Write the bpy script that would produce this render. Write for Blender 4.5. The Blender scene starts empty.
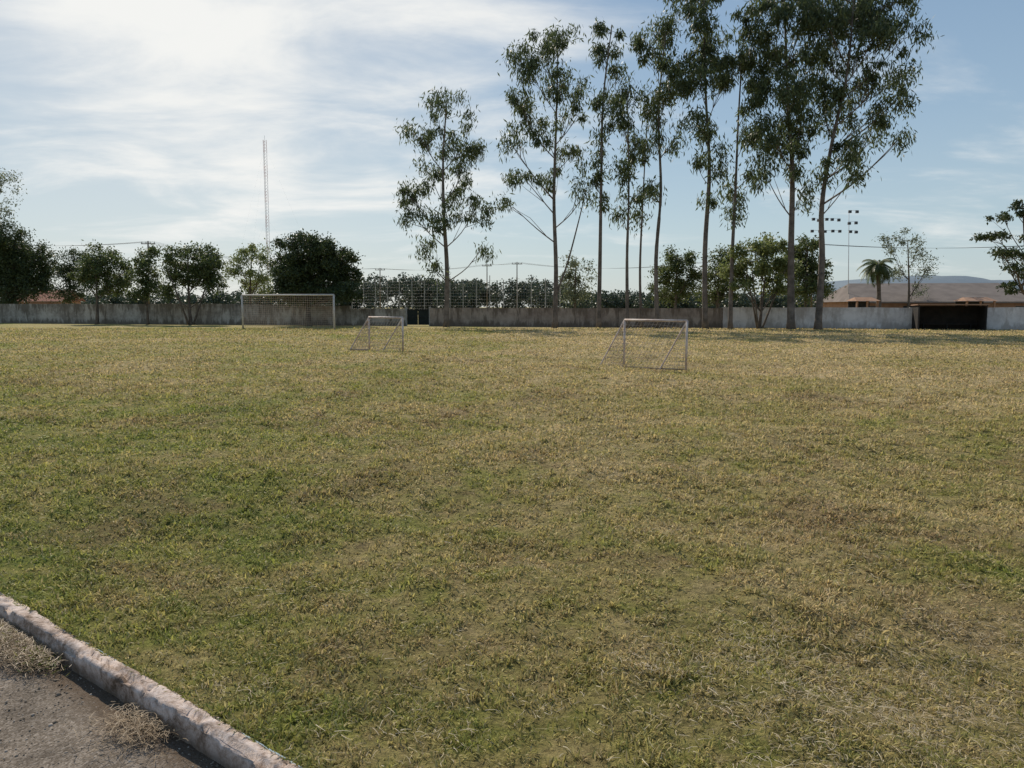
import bpy, math, random
import numpy as np
from mathutils import Vector
random.seed(7); rng = np.random.default_rng(7)
S = bpy.context.scene; C = S.collection
R = math.radians
F = 770.0; PITCH = math.atan(77/770.0); H = 1.7
cp, sp = math.cos(PITCH), math.sin(PITCH)
def ray(px, py):
    a = (px-512)/F; b = (384-py)/F
    return a, cp + b*sp, b*cp - sp
def at(px, py, Y):
    x, y, z = ray(px, py); s = Y/y
    return Vector((x*s, Y, H+z*s))
def gnd(px, py):
    x, y, z = ray(px, py); s = -H/z
    return Vector((x*s, y*s, 0))
def wallY(px):
    k = (px-512)/774.0
    return 67.33/(1+0.2717*k)
def wallP(px, off=0.0):
    k = (px-512)/774.0; Y = wallY(px)
    return Vector((k*Y, Y-off, 0))

# ---------------- materials ----------------
def new_mat(name):
    m = bpy.data.materials.new(name); m.use_nodes = True
    nt = m.node_tree; nt.nodes.clear()
    out = nt.nodes.new('ShaderNodeOutputMaterial')
    return m, nt, out
def noise(nt, vec, scale, detail=4, rough=0.55, dist=0.0):
    n = nt.nodes.new('ShaderNodeTexNoise')
    n.inputs['Scale'].default_value = scale; n.inputs['Detail'].default_value = detail
    n.inputs['Roughness'].default_value = rough; n.inputs['Distortion'].default_value = dist
    if vec is not None: nt.links.new(vec, n.inputs['Vector'])
    return n.outputs['Fac']
def mathn(nt, op, a, b=None, clamp=False):
    n = nt.nodes.new('ShaderNodeMath'); n.operation = op; n.use_clamp = clamp
    for i, v in enumerate((a, b)):
        if v is None: continue
        if isinstance(v, (int, float)): n.inputs[i].default_value = v
        else: nt.links.new(v, n.inputs[i])
    return n.outputs[0]
def ramp(nt, fac, stops):
    n = nt.nodes.new('ShaderNodeValToRGB'); e = n.color_ramp.elements
    while len(e) < len(stops): e.new(0.5)
    for i, (p, c) in enumerate(stops):
        e[i].position = p; e[i].color = (c[0], c[1], c[2], 1) if not isinstance(c, (int, float)) else (c, c, c, 1)
    nt.links.new(fac, n.inputs['Fac'])
    return n.outputs['Color']
def mix(nt, fac, a, b, mode='MIX'):
    n = nt.nodes.new('ShaderNodeMix'); n.data_type = 'RGBA'; n.blend_type = mode
    for s, v in ((n.inputs[0], fac), (n.inputs[6], a), (n.inputs[7], b)):
        if isinstance(v, (int, float)): s.default_value = v
        elif isinstance(v, tuple): s.default_value = (v[0], v[1], v[2], 1)
        else: nt.links.new(v, s)
    return n.outputs[2]
def maprange(nt, v, a, b, c=0.0, d=1.0, smooth=False):
    n = nt.nodes.new('ShaderNodeMapRange'); n.clamp = True
    if smooth: n.interpolation_type = 'SMOOTHSTEP'
    nt.links.new(v, n.inputs[0])
    for i, x in enumerate((a, b, c, d)): n.inputs[i+1].default_value = x
    return n.outputs[0]
def bsdf(nt, out, col, rough=0.85, bump=None, bs=0.3, bd=0.02, metal=0, spec=0.3):
    p = nt.nodes.new('ShaderNodeBsdfPrincipled')
    if isinstance(col, tuple): p.inputs['Base Color'].default_value = (*col, 1)
    else: nt.links.new(col, p.inputs['Base Color'])
    p.inputs['Roughness'].default_value = rough; p.inputs['Metallic'].default_value = metal
    p.inputs['Specular IOR Level'].default_value = spec
    if bump is not None:
        b = nt.nodes.new('ShaderNodeBump'); b.inputs['Strength'].default_value = bs; b.inputs['Distance'].default_value = bd
        nt.links.new(bump, b.inputs['Height']); nt.links.new(b.outputs[0], p.inputs['Normal'])
    if out is not None: nt.links.new(p.outputs[0], out.inputs[0])
    return p
def geopos(nt):
    return nt.nodes.new('ShaderNodeNewGeometry').outputs['Position']

def simple(name, c1, c2, scale=2.0, rough=0.8, bs=0.2, bd=0.01, metal=0.0):
    m, nt, out = new_mat(name); v = geopos(nt)
    f = noise(nt, v, scale, 6, 0.65)
    col = ramp(nt, f, [(0.35, c1), (0.65, c2)])
    bsdf(nt, out, col, rough, noise(nt, v, scale*8, 3), bs, bd, metal)
    return m
def wallmat(name, c1, c2, dirt, amt=.85):
    m, nt, out = new_mat(name); v = geopos(nt)
    f = noise(nt, v, 0.6, 8, 0.75)
    col = ramp(nt, f, [(0.40, c1), (0.58, c2)])
    mp = nt.nodes.new('ShaderNodeMapping'); mp.inputs['Scale'].default_value = (1.6, 1.6, .35); nt.links.new(v, mp.inputs[0])
    st = noise(nt, mp.outputs[0], 1.2, 6, .72)
    sep = nt.nodes.new('ShaderNodeSeparateXYZ'); nt.links.new(v, sep.inputs[0])
    topd = maprange(nt, sep.outputs[2], 0.9, 1.8, 0.0, .12); bot = maprange(nt, sep.outputs[2], 0.6, 0.0, 0, .2)
    s = mathn(nt, 'ADD', mathn(nt, 'ADD', st, topd), bot)
    col = mix(nt, maprange(nt, s, .50, .66, 0, amt, True), col, dirt)
    bsdf(nt, out, col, .95, noise(nt, v, 6, 4), .3, .02, spec=.1)
    return m

def turf_color(nt, v):
    sep = nt.nodes.new('ShaderNodeSeparateXYZ'); nt.links.new(v, sep.inputs[0])
    n1 = noise(nt, v, 0.16, 3, 0.5, 0.6)
    n2 = noise(nt, v, 0.75, 5, 0.6, 0.4)
    n3 = noise(nt, v, 4.0, 5, 0.65)
    s = mathn(nt, 'ADD', mathn(nt, 'MULTIPLY', n1, 0.34), mathn(nt, 'MULTIPLY', n2, 0.36))
    s = mathn(nt, 'ADD', s, mathn(nt, 'MULTIPLY', n3, 0.30))
    s = mathn(nt, 'ADD', mathn(nt, 'MULTIPLY', mathn(nt, 'SUBTRACT', s, 0.5), 1.15), 0.53)
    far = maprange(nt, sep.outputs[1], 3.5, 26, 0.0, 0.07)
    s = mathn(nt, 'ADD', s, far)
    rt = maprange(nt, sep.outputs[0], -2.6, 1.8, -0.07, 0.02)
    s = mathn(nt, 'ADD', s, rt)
    col = ramp(nt, s, [(0.38, (0.265, 0.30, 0.06)), (0.46, (0.375, 0.355, 0.095)), (0.53, (0.485, 0.40, 0.155)), (0.60, (0.58, 0.455, 0.21)), (0.72, (0.72, 0.56, 0.31))])
    n4 = noise(nt, v, 0.55, 6, 0.72, 0.5)
    bp = maprange(nt, n4, 0.50, 0.64, 0.0, 0.62, True)
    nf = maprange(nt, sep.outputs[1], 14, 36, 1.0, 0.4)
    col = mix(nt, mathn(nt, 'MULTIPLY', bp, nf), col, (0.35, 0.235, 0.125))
    return col

def m_turf():
    m, nt, out = new_mat('turf_soil'); v = geopos(nt)
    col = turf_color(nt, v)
    sep = nt.nodes.new('ShaderNodeSeparateXYZ'); nt.links.new(v, sep.inputs[0])
    f = noise(nt, v, 34, 6, 0.8)
    f2 = noise(nt, v, 10, 6, 0.8)
    g = mathn(nt, 'MULTIPLY', mathn(nt, 'ADD', f, f2), 0.5)
    k = ramp(nt, g, [(0.39, 0.35), (0.5, 0.95), (0.60, 1.45)])
    col = mix(nt, 1.0, col, k, 'MULTIPLY')
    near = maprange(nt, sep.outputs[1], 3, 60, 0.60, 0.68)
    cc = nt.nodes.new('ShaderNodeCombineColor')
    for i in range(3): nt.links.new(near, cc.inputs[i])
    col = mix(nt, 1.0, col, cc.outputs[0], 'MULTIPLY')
    bsdf(nt, out, col, 0.95, g, 1.0, 0.06, spec=0.1)
    return m
def m_blade():
    m, nt, out = new_mat('grass_blade'); v = geopos(nt)
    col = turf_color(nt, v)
    rnd = nt.nodes.new('ShaderNodeNewGeometry').outputs['Random Per Island']
    k = ramp(nt, rnd, [(0.0, 0.42), (0.6, 1.0), (1.0, 1.4)])
    col = mix(nt, 1.0, col, k, 'MULTIPLY')
    wn = nt.nodes.new('ShaderNodeTexWhiteNoise'); wn.noise_dimensions = '1D'; nt.links.new(rnd, wn.inputs['W'])
    dry = maprange(nt, wn.outputs['Value'], 0.8, 0.82, 0, 0.5)
    col = mix(nt, dry, col, (0.62, 0.48, 0.29))
    gr = maprange(nt, wn.outputs['Value'], 0.24, 0.22, 0, 0.45)
    col = mix(nt, gr, col, (0.22, 0.27, 0.06))
    p = bsdf(nt, None, col, 0.6, spec=0.2)
    t = nt.nodes.new('ShaderNodeBsdfTranslucent'); nt.links.new(col, t.inputs[0])
    mx = nt.nodes.new('ShaderNodeMixShader'); mx.inputs[0].default_value = 0.42
    nt.links.new(p.outputs[0], mx.inputs[1]); nt.links.new(t.outputs[0], mx.inputs[2]); nt.links.new(mx.outputs[0], out.inputs[0])
    return m
def m_leaf(name, c1, c2, c3, tr=0.3):
    m, nt, out = new_mat(name)
    rnd = nt.nodes.new('ShaderNodeNewGeometry').outputs['Random Per Island']
    f = noise(nt, geopos(nt), 0.5, 3)
    s = mathn(nt, 'ADD', mathn(nt, 'MULTIPLY', rnd, 0.5), mathn(nt, 'MULTIPLY', f, 0.5))
    col = ramp(nt, s, [(0.2, c1), (0.5, c2), (0.8, c3)])
    p = bsdf(nt, None, col, 0.5, spec=0.35)
    t = nt.nodes.new('ShaderNodeBsdfTranslucent'); nt.links.new(col, t.inputs[0])
    mx = nt.nodes.new('ShaderNodeMixShader'); mx.inputs[0].default_value = tr
    nt.links.new(p.outputs[0], mx.inputs[1]); nt.links.new(t.outputs[0], mx.inputs[2]); nt.links.new(mx.outputs[0], out.inputs[0])
    return m
M = {}
M['turf'] = m_turf(); M['blade'] = m_blade()
M['straw'] = m_leaf('straw', (0.25, 0.19, 0.11), (0.45, 0.36, 0.22), (0.68, 0.58, 0.4), 0.25)
M['litter'] = m_leaf('brown_litter', (0.18, 0.115, 0.06), (0.32, 0.225, 0.125), (0.48, 0.36, 0.22), 0.2)
M['weed'] = m_leaf('weed_leaf', (0.12, 0.15, 0.03), (0.2, 0.22, 0.06), (0.38, 0.32, 0.13), 0.4)
M['euc'] = m_leaf('eucalyptus_leaf', (0.05, 0.07, 0.03), (0.085, 0.112, 0.045), (0.16, 0.185, 0.075), 0.43)
M['dark'] = m_leaf('dark_leaf', (0.03, 0.047, 0.017), (0.054, 0.077, 0.028), (0.095, 0.12, 0.042), 0.3)
M['mid'] = m_leaf('mid_leaf', (0.055, 0.08, 0.028), (0.095, 0.125, 0.042), (0.17, 0.19, 0.065), 0.4)
M['light'] = m_leaf('light_leaf', (0.11, 0.14, 0.042), (0.18, 0.215, 0.075), (0.27, 0.29, 0.11), 0.46)
M['grey'] = m_leaf('grey_leaf', (0.09, 0.11, 0.065), (0.15, 0.175, 0.1), (0.22, 0.24, 0.14), 0.42)
M['farleaf'] = m_leaf('far_leaf', (0.04, 0.056, 0.036), (0.06, 0.08, 0.048), (0.085, 0.108, 0.064), 0.25)  # greens shifted towards blue, distance haze mixed into the leaf colour
M['bark'] = simple('bark', (0.08, 0.062, 0.048), (0.16, 0.13, 0.10), 3, 0.9, 0.5, 0.03)
M['palebark'] = simple('pale_bark', (0.085, 0.068, 0.055), (0.21, 0.17, 0.14), 1.6, 0.85, 0.4, 0.02)
M['whitewall'] = wallmat('aged_white_paint', (0.5, 0.465, 0.445), (0.70, 0.66, 0.635), (0.33, 0.28, 0.24), .6)
M['greywall'] = wallmat('weathered_render', (0.23, 0.18, 0.145), (0.38, 0.31, 0.255), (0.13, 0.10, 0.075))
M['leftwall'] = wallmat('stained_render', (0.25, 0.215, 0.175), (0.50, 0.445, 0.375), (0.14, 0.115, 0.085))
M['goalwhite'] = simple('goal_white_paint', (0.42, 0.37, 0.33), (0.6, 0.56, 0.51), 6, 0.65, 0.1)
M['rustwhite'] = simple('chipped_pinkish_paint', (0.46, 0.33, 0.27), (0.7, 0.61, 0.55), 5, 0.7, 0.1)
M['dullbar'] = simple('muddy_bar_paint', (0.22, 0.16, 0.11), (0.34, 0.27, 0.2), 5, 0.8, 0.1)
M['net'] = simple('net_cord', (0.38, 0.30, 0.25), (0.52, 0.43, 0.36), 3, 0.9, 0)
M['steel'] = simple('galvanised_steel', (0.2, 0.2, 0.21), (0.34, 0.34, 0.35), 4, 0.5, 0.1, metal=0.4)
M['black'] = simple('black_paint', (0.012, 0.013, 0.013), (0.03, 0.03, 0.03), 3, 0.7, 0.1)
M['lampgrey'] = simple('lamp_housing', (0.07, 0.07, 0.075), (0.12, 0.12, 0.125), 3, 0.6, 0.1)
M['darkgreen'] = simple('dark_green_paint', (0.010, 0.014, 0.012), (0.02, 0.026, 0.022), 3, 0.8, 0.1)
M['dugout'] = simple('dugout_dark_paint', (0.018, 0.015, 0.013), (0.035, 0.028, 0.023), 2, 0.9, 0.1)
M['conc'] = simple('concrete', (0.28, 0.27, 0.25), (0.42, 0.4, 0.37), 2, 0.9, 0.3)
M['redtile'] = simple('red_tile', (0.26, 0.09, 0.055), (0.38, 0.15, 0.09), 3, 0.85, 0.3)
M['browntile'] = simple('brown_roof_sheet', (0.145, 0.12, 0.105), (0.21, 0.175, 0.152), 0.7, 1.0, 0.3)
M['salmon'] = simple('salmon_render', (0.4, 0.24, 0.19), (0.5, 0.32, 0.25), 1, 0.9)
M['ochre'] = simple('ochre_render', (0.27, 0.155, 0.10), (0.38, 0.23, 0.15), 1, 0.9)
M['glass'] = simple('dark_glass', (0.02, 0.025, 0.03), (0.04, 0.045, 0.05), 1, 0.15, 0)
M['red'] = simple('mast_red', (0.3, 0.07, 0.05), (0.4, 0.1, 0.07), 2, 0.6, 0.1)
M['mastwhite'] = simple('mast_white', (0.5, 0.5, 0.52), (0.6, 0.6, 0.62), 2, 0.6, 0.1)
M['cable'] = simple('cable_rubber', (0.03, 0.03, 0.03), (0.05, 0.05, 0.05), 2, 0.7, 0)
M['hill'] = simple('hazy_hill', (0.13, 0.17, 0.21), (0.18, 0.22, 0.25), 0.02, 1.0, 0.1)  # bluish base colour paints in the aerial haze of distance
M['wood'] = simple('weathered_wood', (0.12, 0.09, 0.06), (0.22, 0.17, 0.12), 3, 0.85, 0.3)

def m_kerb():
    m, nt, out = new_mat('worn_painted_kerb'); v = geopos(nt)
    f = noise(nt, v, 13, 8, 0.8, 0.3); g = noise(nt, v, 2.2, 4)
    s = mathn(nt, 'ADD', mathn(nt, 'MULTIPLY', f, 0.72), mathn(nt, 'MULTIPLY', g, 0.28))
    col = ramp(nt, s, [(0.38, (0.13, 0.09, 0.062)), (0.44, (0.30, 0.22, 0.17)), (0.50, (0.50, 0.395, 0.33)), (0.58, (0.68, 0.57, 0.505))])
    sep = nt.nodes.new('ShaderNodeSeparateXYZ'); nt.links.new(v, sep.inputs[0])
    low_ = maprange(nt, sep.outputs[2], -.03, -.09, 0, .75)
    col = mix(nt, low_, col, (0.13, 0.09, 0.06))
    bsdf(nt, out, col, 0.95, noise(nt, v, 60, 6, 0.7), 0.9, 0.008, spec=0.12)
    return m
def m_path():
    m, nt, out = new_mat('gritty_path'); v = geopos(nt)
    f = noise(nt, v, 90, 4, 0.8); g = noise(nt, v, 2.5, 6, 0.65)
    vo = nt.nodes.new('ShaderNodeTexVoronoi'); vo.inputs['Scale'].default_value = 120; nt.links.new(v, vo.inputs['Vector'])
    c = ramp(nt, vo.outputs['Color'], [(0.1, (0.14, 0.112, 0.085)), (0.5, (0.225, 0.185, 0.145)), (0.9, (0.36, 0.305, 0.25))])
    k = ramp(nt, g, [(0.35, 0.65), (0.65, 1.25)])
    col = mix(nt, 1.0, c, k, 'MULTIPLY')
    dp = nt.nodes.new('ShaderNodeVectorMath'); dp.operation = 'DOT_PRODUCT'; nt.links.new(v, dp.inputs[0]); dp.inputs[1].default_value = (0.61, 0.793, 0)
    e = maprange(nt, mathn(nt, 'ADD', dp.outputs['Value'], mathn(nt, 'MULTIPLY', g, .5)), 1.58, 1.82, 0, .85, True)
    col = mix(nt, e, col, (0.095, 0.065, 0.042))  # kerb's shade painted on the path as a dark band along its foot
    h = mathn(nt, 'ADD', f, mathn(nt, 'MULTIPLY', vo.outputs['Distance'], -0.8))
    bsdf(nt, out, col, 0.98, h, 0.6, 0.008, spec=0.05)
    return m
def m_stone():
    m, nt, out = new_mat('loose_stone')
    rnd = nt.nodes.new('ShaderNodeNewGeometry').outputs['Random Per Island']
    col = ramp(nt, rnd, [(0.0, (0.12, 0.095, 0.07)), (0.6, (0.25, 0.205, 0.16)), (1.0, (0.46, 0.4, 0.34))])
    bsdf(nt, out, col, 0.95, spec=0.1)
    return m
M['kerb'] = m_kerb(); M['path'] = m_path(); M['stone'] = m_stone()

# ---------------- mesh helpers ----------------
def link(name, me, mat, parent=None):
    me.materials.append(mat); o = bpy.data.objects.new(name, me); C.objects.link(o)
    if parent is not None: o.parent = parent
    return o
def mesh_np(name, V, Q, mat, parent=None, smooth=False):
    me = bpy.data.meshes.new(name); V = np.asarray(V, dtype=np.float32); Q = np.asarray(Q, dtype=np.int32)
    k = Q.shape[1]
    me.vertices.add(len(V)); me.vertices.foreach_set('co', V.ravel())
    me.loops.add(Q.size); me.loops.foreach_set('vertex_index', Q.ravel())
    me.polygons.add(len(Q)); me.polygons.foreach_set('loop_start', np.arange(0, Q.size, k, dtype=np.int32))
    me.update(calc_edges=True)
    if smooth: me.polygons.foreach_set('use_smooth', np.ones(len(Q), dtype=bool))
    return link(name, me, mat, parent)
class MB:
    def __init__(s, origin=(0, 0, 0)): s.v = []; s.f = []; s.o = Vector(origin)
    def addv(s, p): s.v.append(tuple(Vector(p)-s.o)); return len(s.v)-1
    def tube(s, pts, rad, n=6, cap=True):
        pts = [Vector(p) for p in pts]; rings = []
        if isinstance(rad, (int, float)): rad = [rad]*len(pts)
        ref = Vector((0.13, 0.31, 0.94))
        for i, p in enumerate(pts):
            d = (pts[min(i+1, len(pts)-1)]-pts[max(i-1, 0)])
            if d.length < 1e-9: d = Vector((0, 0, 1))
            d.normalize()
            r = ref if abs(d.dot(ref)) < 0.95 else Vector((1, 0, 0))
            a = d.cross(r).normalized(); b = d.cross(a)
            rings.append([s.addv(p+(a*math.cos(2*math.pi*k/n)+b*math.sin(2*math.pi*k/n))*rad[i]) for k in range(n)])
        for i in range(len(rings)-1):
            for k in range(n):
                s.f.append((rings[i][k], rings[i][(k+1) % n], rings[i+1][(k+1) % n], rings[i+1][k]))
        if cap: s.f.append(tuple(rings[-1])); s.f.append(tuple(reversed(rings[0])))
        return s
    def box(s, c, size, ax=(1, 0, 0)):
        ax = Vector(ax).normalized(); ay = Vector((-ax.y, ax.x, 0)); az = Vector((0, 0, 1)); c = Vector(c)
        i = len(s.v)
        for dz in (-.5, .5):
            for dx, dy in ((-.5, -.5), (.5, -.5), (.5, .5), (-.5, .5)):
                s.addv(c+ax*dx*size[0]+ay*dy*size[1]+az*dz*size[2])
        for q in ((0, 3, 2, 1), (4, 5, 6, 7), (0, 1, 5, 4), (1, 2, 6, 5), (2, 3, 7, 6), (3, 0, 4, 7)):
            s.f.append(tuple(i+k for k in q))
        return s
    def poly(s, pts): s.f.append(tuple(s.addv(p) for p in pts)); return s
    def build(s, name, mat, parent=None, smooth=False):
        me = bpy.data.meshes.new(name); me.from_pydata(s.v, [], s.f); me.update()
        if smooth:
            for p in me.polygons: p.use_smooth = True
        return link(name, me, mat, parent)
def tag(o, label, cat, group=None, kind=None):
    o['label'] = label; o['category'] = cat
    if group: o['group'] = group
    if kind: o['kind'] = kind
    return o
def thing(name, loc, label, cat, group=None):
    o = bpy.data.objects.new(name, None); C.objects.link(o); o.location = loc; o.empty_display_size = 0.3
    return tag(o, label, cat, group)

# ---------------- ground ----------------
P0 = np.array([-0.767, 2.70]); U = np.array([-2.30, 1.77]); U /= np.linalg.norm(U); NV = np.array([-U[1], U[0]])
if NV[1] < 0: NV = -NV
wv = [(rng.uniform(0, 2*np.pi), rng.uniform(0, 2*np.pi), wl, am) for wl, am in ((9, .035), (6, .03), (4, .022), (2.6, .018), (1.7, .015), (1.1, .013), (.7, .011), (.5, .009), (.35, .008))for _ in range(2)]
def hgt(x, y):
    z = np.zeros_like(x)
    for a, ph, wl, am in wv: z += am*np.sin((x*np.cos(a)+y*np.sin(a))*2*np.pi/wl+ph)
    v = (x-P0[0])*NV[0]+(y-P0[1])*NV[1]
    d = np.hypot(x, y)
    z = z*np.clip(v/1.2, 0, 1)*np.clip((70-d)/30, 0, 1)
    return z*0.7-0.005
def sgrid(lo, hi, n, a):
    s = np.linspace(math.asinh(lo/a), math.asinh(hi/a), n); return a*np.sinh(s)
def sheet(name, us, vs, zf, mat):
    UU, VV = np.meshgrid(us, vs, indexing='ij')
    X = P0[0]+UU*U[0]+VV*NV[0]; Y = P0[1]+UU*U[1]+VV*NV[1]; Z = zf(X, Y)
    V = np.stack([X, Y, Z], -1).reshape(-1, 3); n, m = UU.shape
    idx = np.arange(n*m).reshape(n, m)
    Q = np.stack([idx[:-1, :-1], idx[1:, :-1], idx[1:, 1:], idx[:-1, 1:]], -1).reshape(-1, 4)[:, ::-1]
    return mesh_np(name, V, Q, mat, smooth=True)
o = sheet('sports_field', sgrid(-3500, 3500, 620, 4.0), sgrid(0, 3500, 460, 4.0), hgt, M['turf'])
tag(o, 'wide patchy green and straw coloured football field turf', 'field', kind='structure')
PZ = -0.105
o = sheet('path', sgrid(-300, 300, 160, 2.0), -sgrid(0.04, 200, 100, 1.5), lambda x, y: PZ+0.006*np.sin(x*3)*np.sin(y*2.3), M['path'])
tag(o, 'gritty brown gravel path at the lower left beside the kerb', 'path', kind='structure')
us = np.concatenate([np.linspace(-14, -2.2, 120), np.arange(-2.18, 5.5, 0.014), np.linspace(5.52, 45, 300)])
prof = [(-0.094, -0.13), (-0.093, -0.07), (-0.091, -0.03), (-0.088, -0.006), (-0.078, 0.003), (-0.06, 0.006), (-0.042, 0.007), (-0.024, 0.006), (-0.008, 0.002), (0.0, -0.008), (0.004, -0.06)]
KV = []
def n1d(u, seed, wl):
    a = np.floor(u/wl); f = u/wl-a; f = f*f*(3-2*f)
    r = lambda k: (np.sin((k+seed)*127.1)*43758.5453) % 1.0
    return r(a)*(1-f)+r(a+1)*f
for j, (v, z) in enumerate(prof):
    dn = (n1d(us, j*3.1, 0.045)-.5)*0.010+(n1d(us, 40+j*0.7, 0.3)-.5)*0.018
    dz = (n1d(us, 90+j*2.3, 0.045)-.5)*0.008+(n1d(us, 9+j*.3, 0.6)-.5)*0.016
    chip = np.where(n1d(us, 55+j*0.15, 0.17) > 0.76, -0.022, 0) if j in (2, 3, 4, 5) else 0
    jt = np.where(np.abs((us+0.4) % 0.95-0.475) < 0.009, -0.014, 0) if 1 < j < 10 else 0
    vv = v+dn; zz = z+dz+chip+jt
    if j == 0: zz = zz*0-0.17
    KV.append(np.stack([P0[0]+us*U[0]+vv*NV[0], P0[1]+us*U[1]+vv*NV[1], zz], -1))
KV = np.stack(KV, 1); n, m = KV.shape[:2]; idx = np.arange(n*m).reshape(n, m)
Q = np.stack([idx[:-1, :-1], idx[1:, :-1], idx[1:, 1:], idx[:-1, 1:]], -1).reshape(-1, 4)[:, ::-1]
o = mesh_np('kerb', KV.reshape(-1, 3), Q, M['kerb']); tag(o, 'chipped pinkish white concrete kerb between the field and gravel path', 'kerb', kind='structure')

# ---------------- grass ----------------
def vnoise(x, y, wl, seed):
    xi = np.floor(x/wl); yi = np.floor(y/wl); fx = x/wl-xi; fy = y/wl-yi
    fx = fx*fx*(3-2*fx); fy = fy*fy*(3-2*fy)
    h = lambda a, b: (np.sin(a*127.1+b*311.7+seed*74.7)*43758.5453) % 1.0
    return (h(xi, yi)*(1-fx)+h(xi+1, yi)*fx)*(1-fy)+(h(xi, yi+1)*(1-fx)+h(xi+1, yi+1)*fx)*fy
def mkblades(x, y, z, l, w, le):
    n = len(x)
    az = rng.uniform(0, 2*np.pi, n)
    D = np.stack([np.cos(az), np.sin(az), np.zeros(n)], -1); Wd = np.stack([-np.sin(az), np.cos(az), np.zeros(n)], -1)
    tw = rng.uniform(-.8, .8, n)
    Wd = Wd*np.cos(tw)[:, None]; Wd[:, 2] += np.sin(tw)
    up = np.array([0, 0, 1.0]); B = np.stack([x, y, z], -1)
    m1 = B+(D*np.sin(le*0.8)[:, None]+up*np.cos(le*0.8)[:, None])*(l*0.55)[:, None]
    le2 = np.minimum(le*1.35, 1.9)
    t = m1+(D*np.sin(le2)[:, None]+up*np.cos(le2)[:, None])*(l*0.5)[:, None]
    w = w[:, None]
    V = np.stack([B-Wd*w*.4, B+Wd*w*.4, m1+Wd*w*.5, m1-Wd*w*.5, t+Wd*w*.08, t-Wd*w*.08], 1)
    i = np.arange(n)[:, None]*6
    Q = np.stack([i+np.array([[0, 1, 2, 3]]), i+np.array([[3, 2, 4, 5]])], 1).reshape(-1, 4)
    return V.reshape(-1, 3), Q
def blades(k):
    e = 0.42
    lo, hi = 2.1**e, 62.0**e
    d = (lo+(hi-lo)*rng.random(k))**(1/e); hw = 0.72*d+1.2
    x = rng.uniform(-1, 1, k)*hw; y = d
    v = (x-P0[0])*NV[0]+(y-P0[1])*NV[1]
    dens = vnoise(x, y, .27, 1); dens2 = vnoise(x, y, .075, 2); bare = vnoise(x, y, 1.3, 3)*.5+vnoise(x, y, .55, 4)*.5
    green = np.clip((0.5-x)/3.5, 0, 1)*np.clip((9-y)/5, 0, 1)
    pr = (0.05+0.5*dens*dens+0.75*dens2*dens2)*(0.3+1.1*bare)+.2*green
    keep = (v > -0.012) & (rng.random(k) < pr)
    x, y, dens, dens2, green = x[keep], y[keep], dens[keep], dens2[keep], green[keep]
    n = len(x); z = hgt(x, y); q = y/3.0
    l = .021*q**.36*rng.uniform(0.5, 1.5, n)*(0.5+0.6*dens+0.6*dens2)*(1+.25*green); w = .0056*q**.85*rng.uniform(0.6, 1.3, n)
    return mkblades(x, y, z-0.003+.016*dens2*dens2*q**.3, l, w, rng.uniform(.5, 1.5, n))
def tufts(T_, per):
    e = .6; lo, hi = 2.1**e, 22.0**e
    d = (lo+(hi-lo)*rng.random(T_))**(1/e); cx = rng.uniform(-1, 1, T_)*(.72*d+1.2); cy = d
    keep = rng.random(T_) < np.clip(vnoise(cx, cy, .5, 11)*1.5-.35, .04, 1)
    cx, cy = cx[keep], cy[keep]; s = rng.uniform(.010, .032, len(cx))*(cy/3)**.4
    cx = np.repeat(cx, per); cy = np.repeat(cy, per); s = np.repeat(s, per); n = len(cx)
    x = cx+rng.normal(0, 1, n)*s; y = cy+rng.normal(0, 1, n)*s
    v = (x-P0[0])*NV[0]+(y-P0[1])*NV[1]; ok = v > 0.005; x, y = x[ok], y[ok]; n = len(x); q = y/3
    return mkblades(x, y, hgt(x, y), .036*q**.3*rng.uniform(.6, 1.3, n), .0075*q**.6*rng.uniform(.6, 1.3, n), rng.uniform(.15, 1.2, n))
v, q = blades(1350000); v3, q3 = tufts(16000, 12)
o = mesh_np('grass', np.concatenate([v, v3]), np.concatenate([q, q3+len(v)]), M['blade'])
tag(o, 'short mown green and dry grass blades covering the field', 'grass', kind='stuff')

def straws(n, fx, zoff, L, W):
    x, y, z0 = fx(n); n = len(x)
    az = rng.uniform(0, 2*np.pi, n); l = L*rng.uniform(.4, 1.5, n); b = rng.normal(0, .5, n); el = np.abs(rng.normal(0, .3, n))
    pts = []; p = np.stack([x, y, z0+zoff*rng.uniform(.2, 1.3, n)], -1)
    for s in range(4):
        pts.append(p)
        a = az+b*s*.5; e = el*(1-s*.7)
        p = p+np.stack([np.cos(a)*np.cos(e), np.sin(a)*np.cos(e), np.sin(e)], -1)*(l/3)[:, None]
    V = []
    for s, p in enumerate(pts):
        a = az+b*s*.5; wd = np.stack([-np.sin(a), np.cos(a), np.full(n, .3)], -1)*(W*(1-.2*s))
        V += [p-wd, p+wd]
    V = np.stack(V, 1); i = np.arange(n)[:, None]*8
    Q = np.stack([i+np.array([[2*s, 2*s+1, 2*s+3, 2*s+2]]) for s in range(3)], 1).reshape(-1, 4)
    return V.reshape(-1, 3), Q
def f_field(n):
    K = 300
    cx = np.where(rng.random(K) < .65, rng.uniform(.8, 2.8, K), rng.uniform(-2, 5, K)); cy = np.where(rng.random(K) < .7, rng.uniform(2.5, 3.9, K), rng.uniform(3, 10, K))
    k = rng.integers(0, K, n); s = rng.uniform(.04, .25, K)[k]
    x = cx[k]+rng.normal(0, 1, n)*s; y = cy[k]+rng.normal(0, 1, n)*s
    v = (x-P0[0])*NV[0]+(y-P0[1])*NV[1]; ok = v > 0
    return x[ok], y[ok], hgt(x[ok], y[ok])
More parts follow.
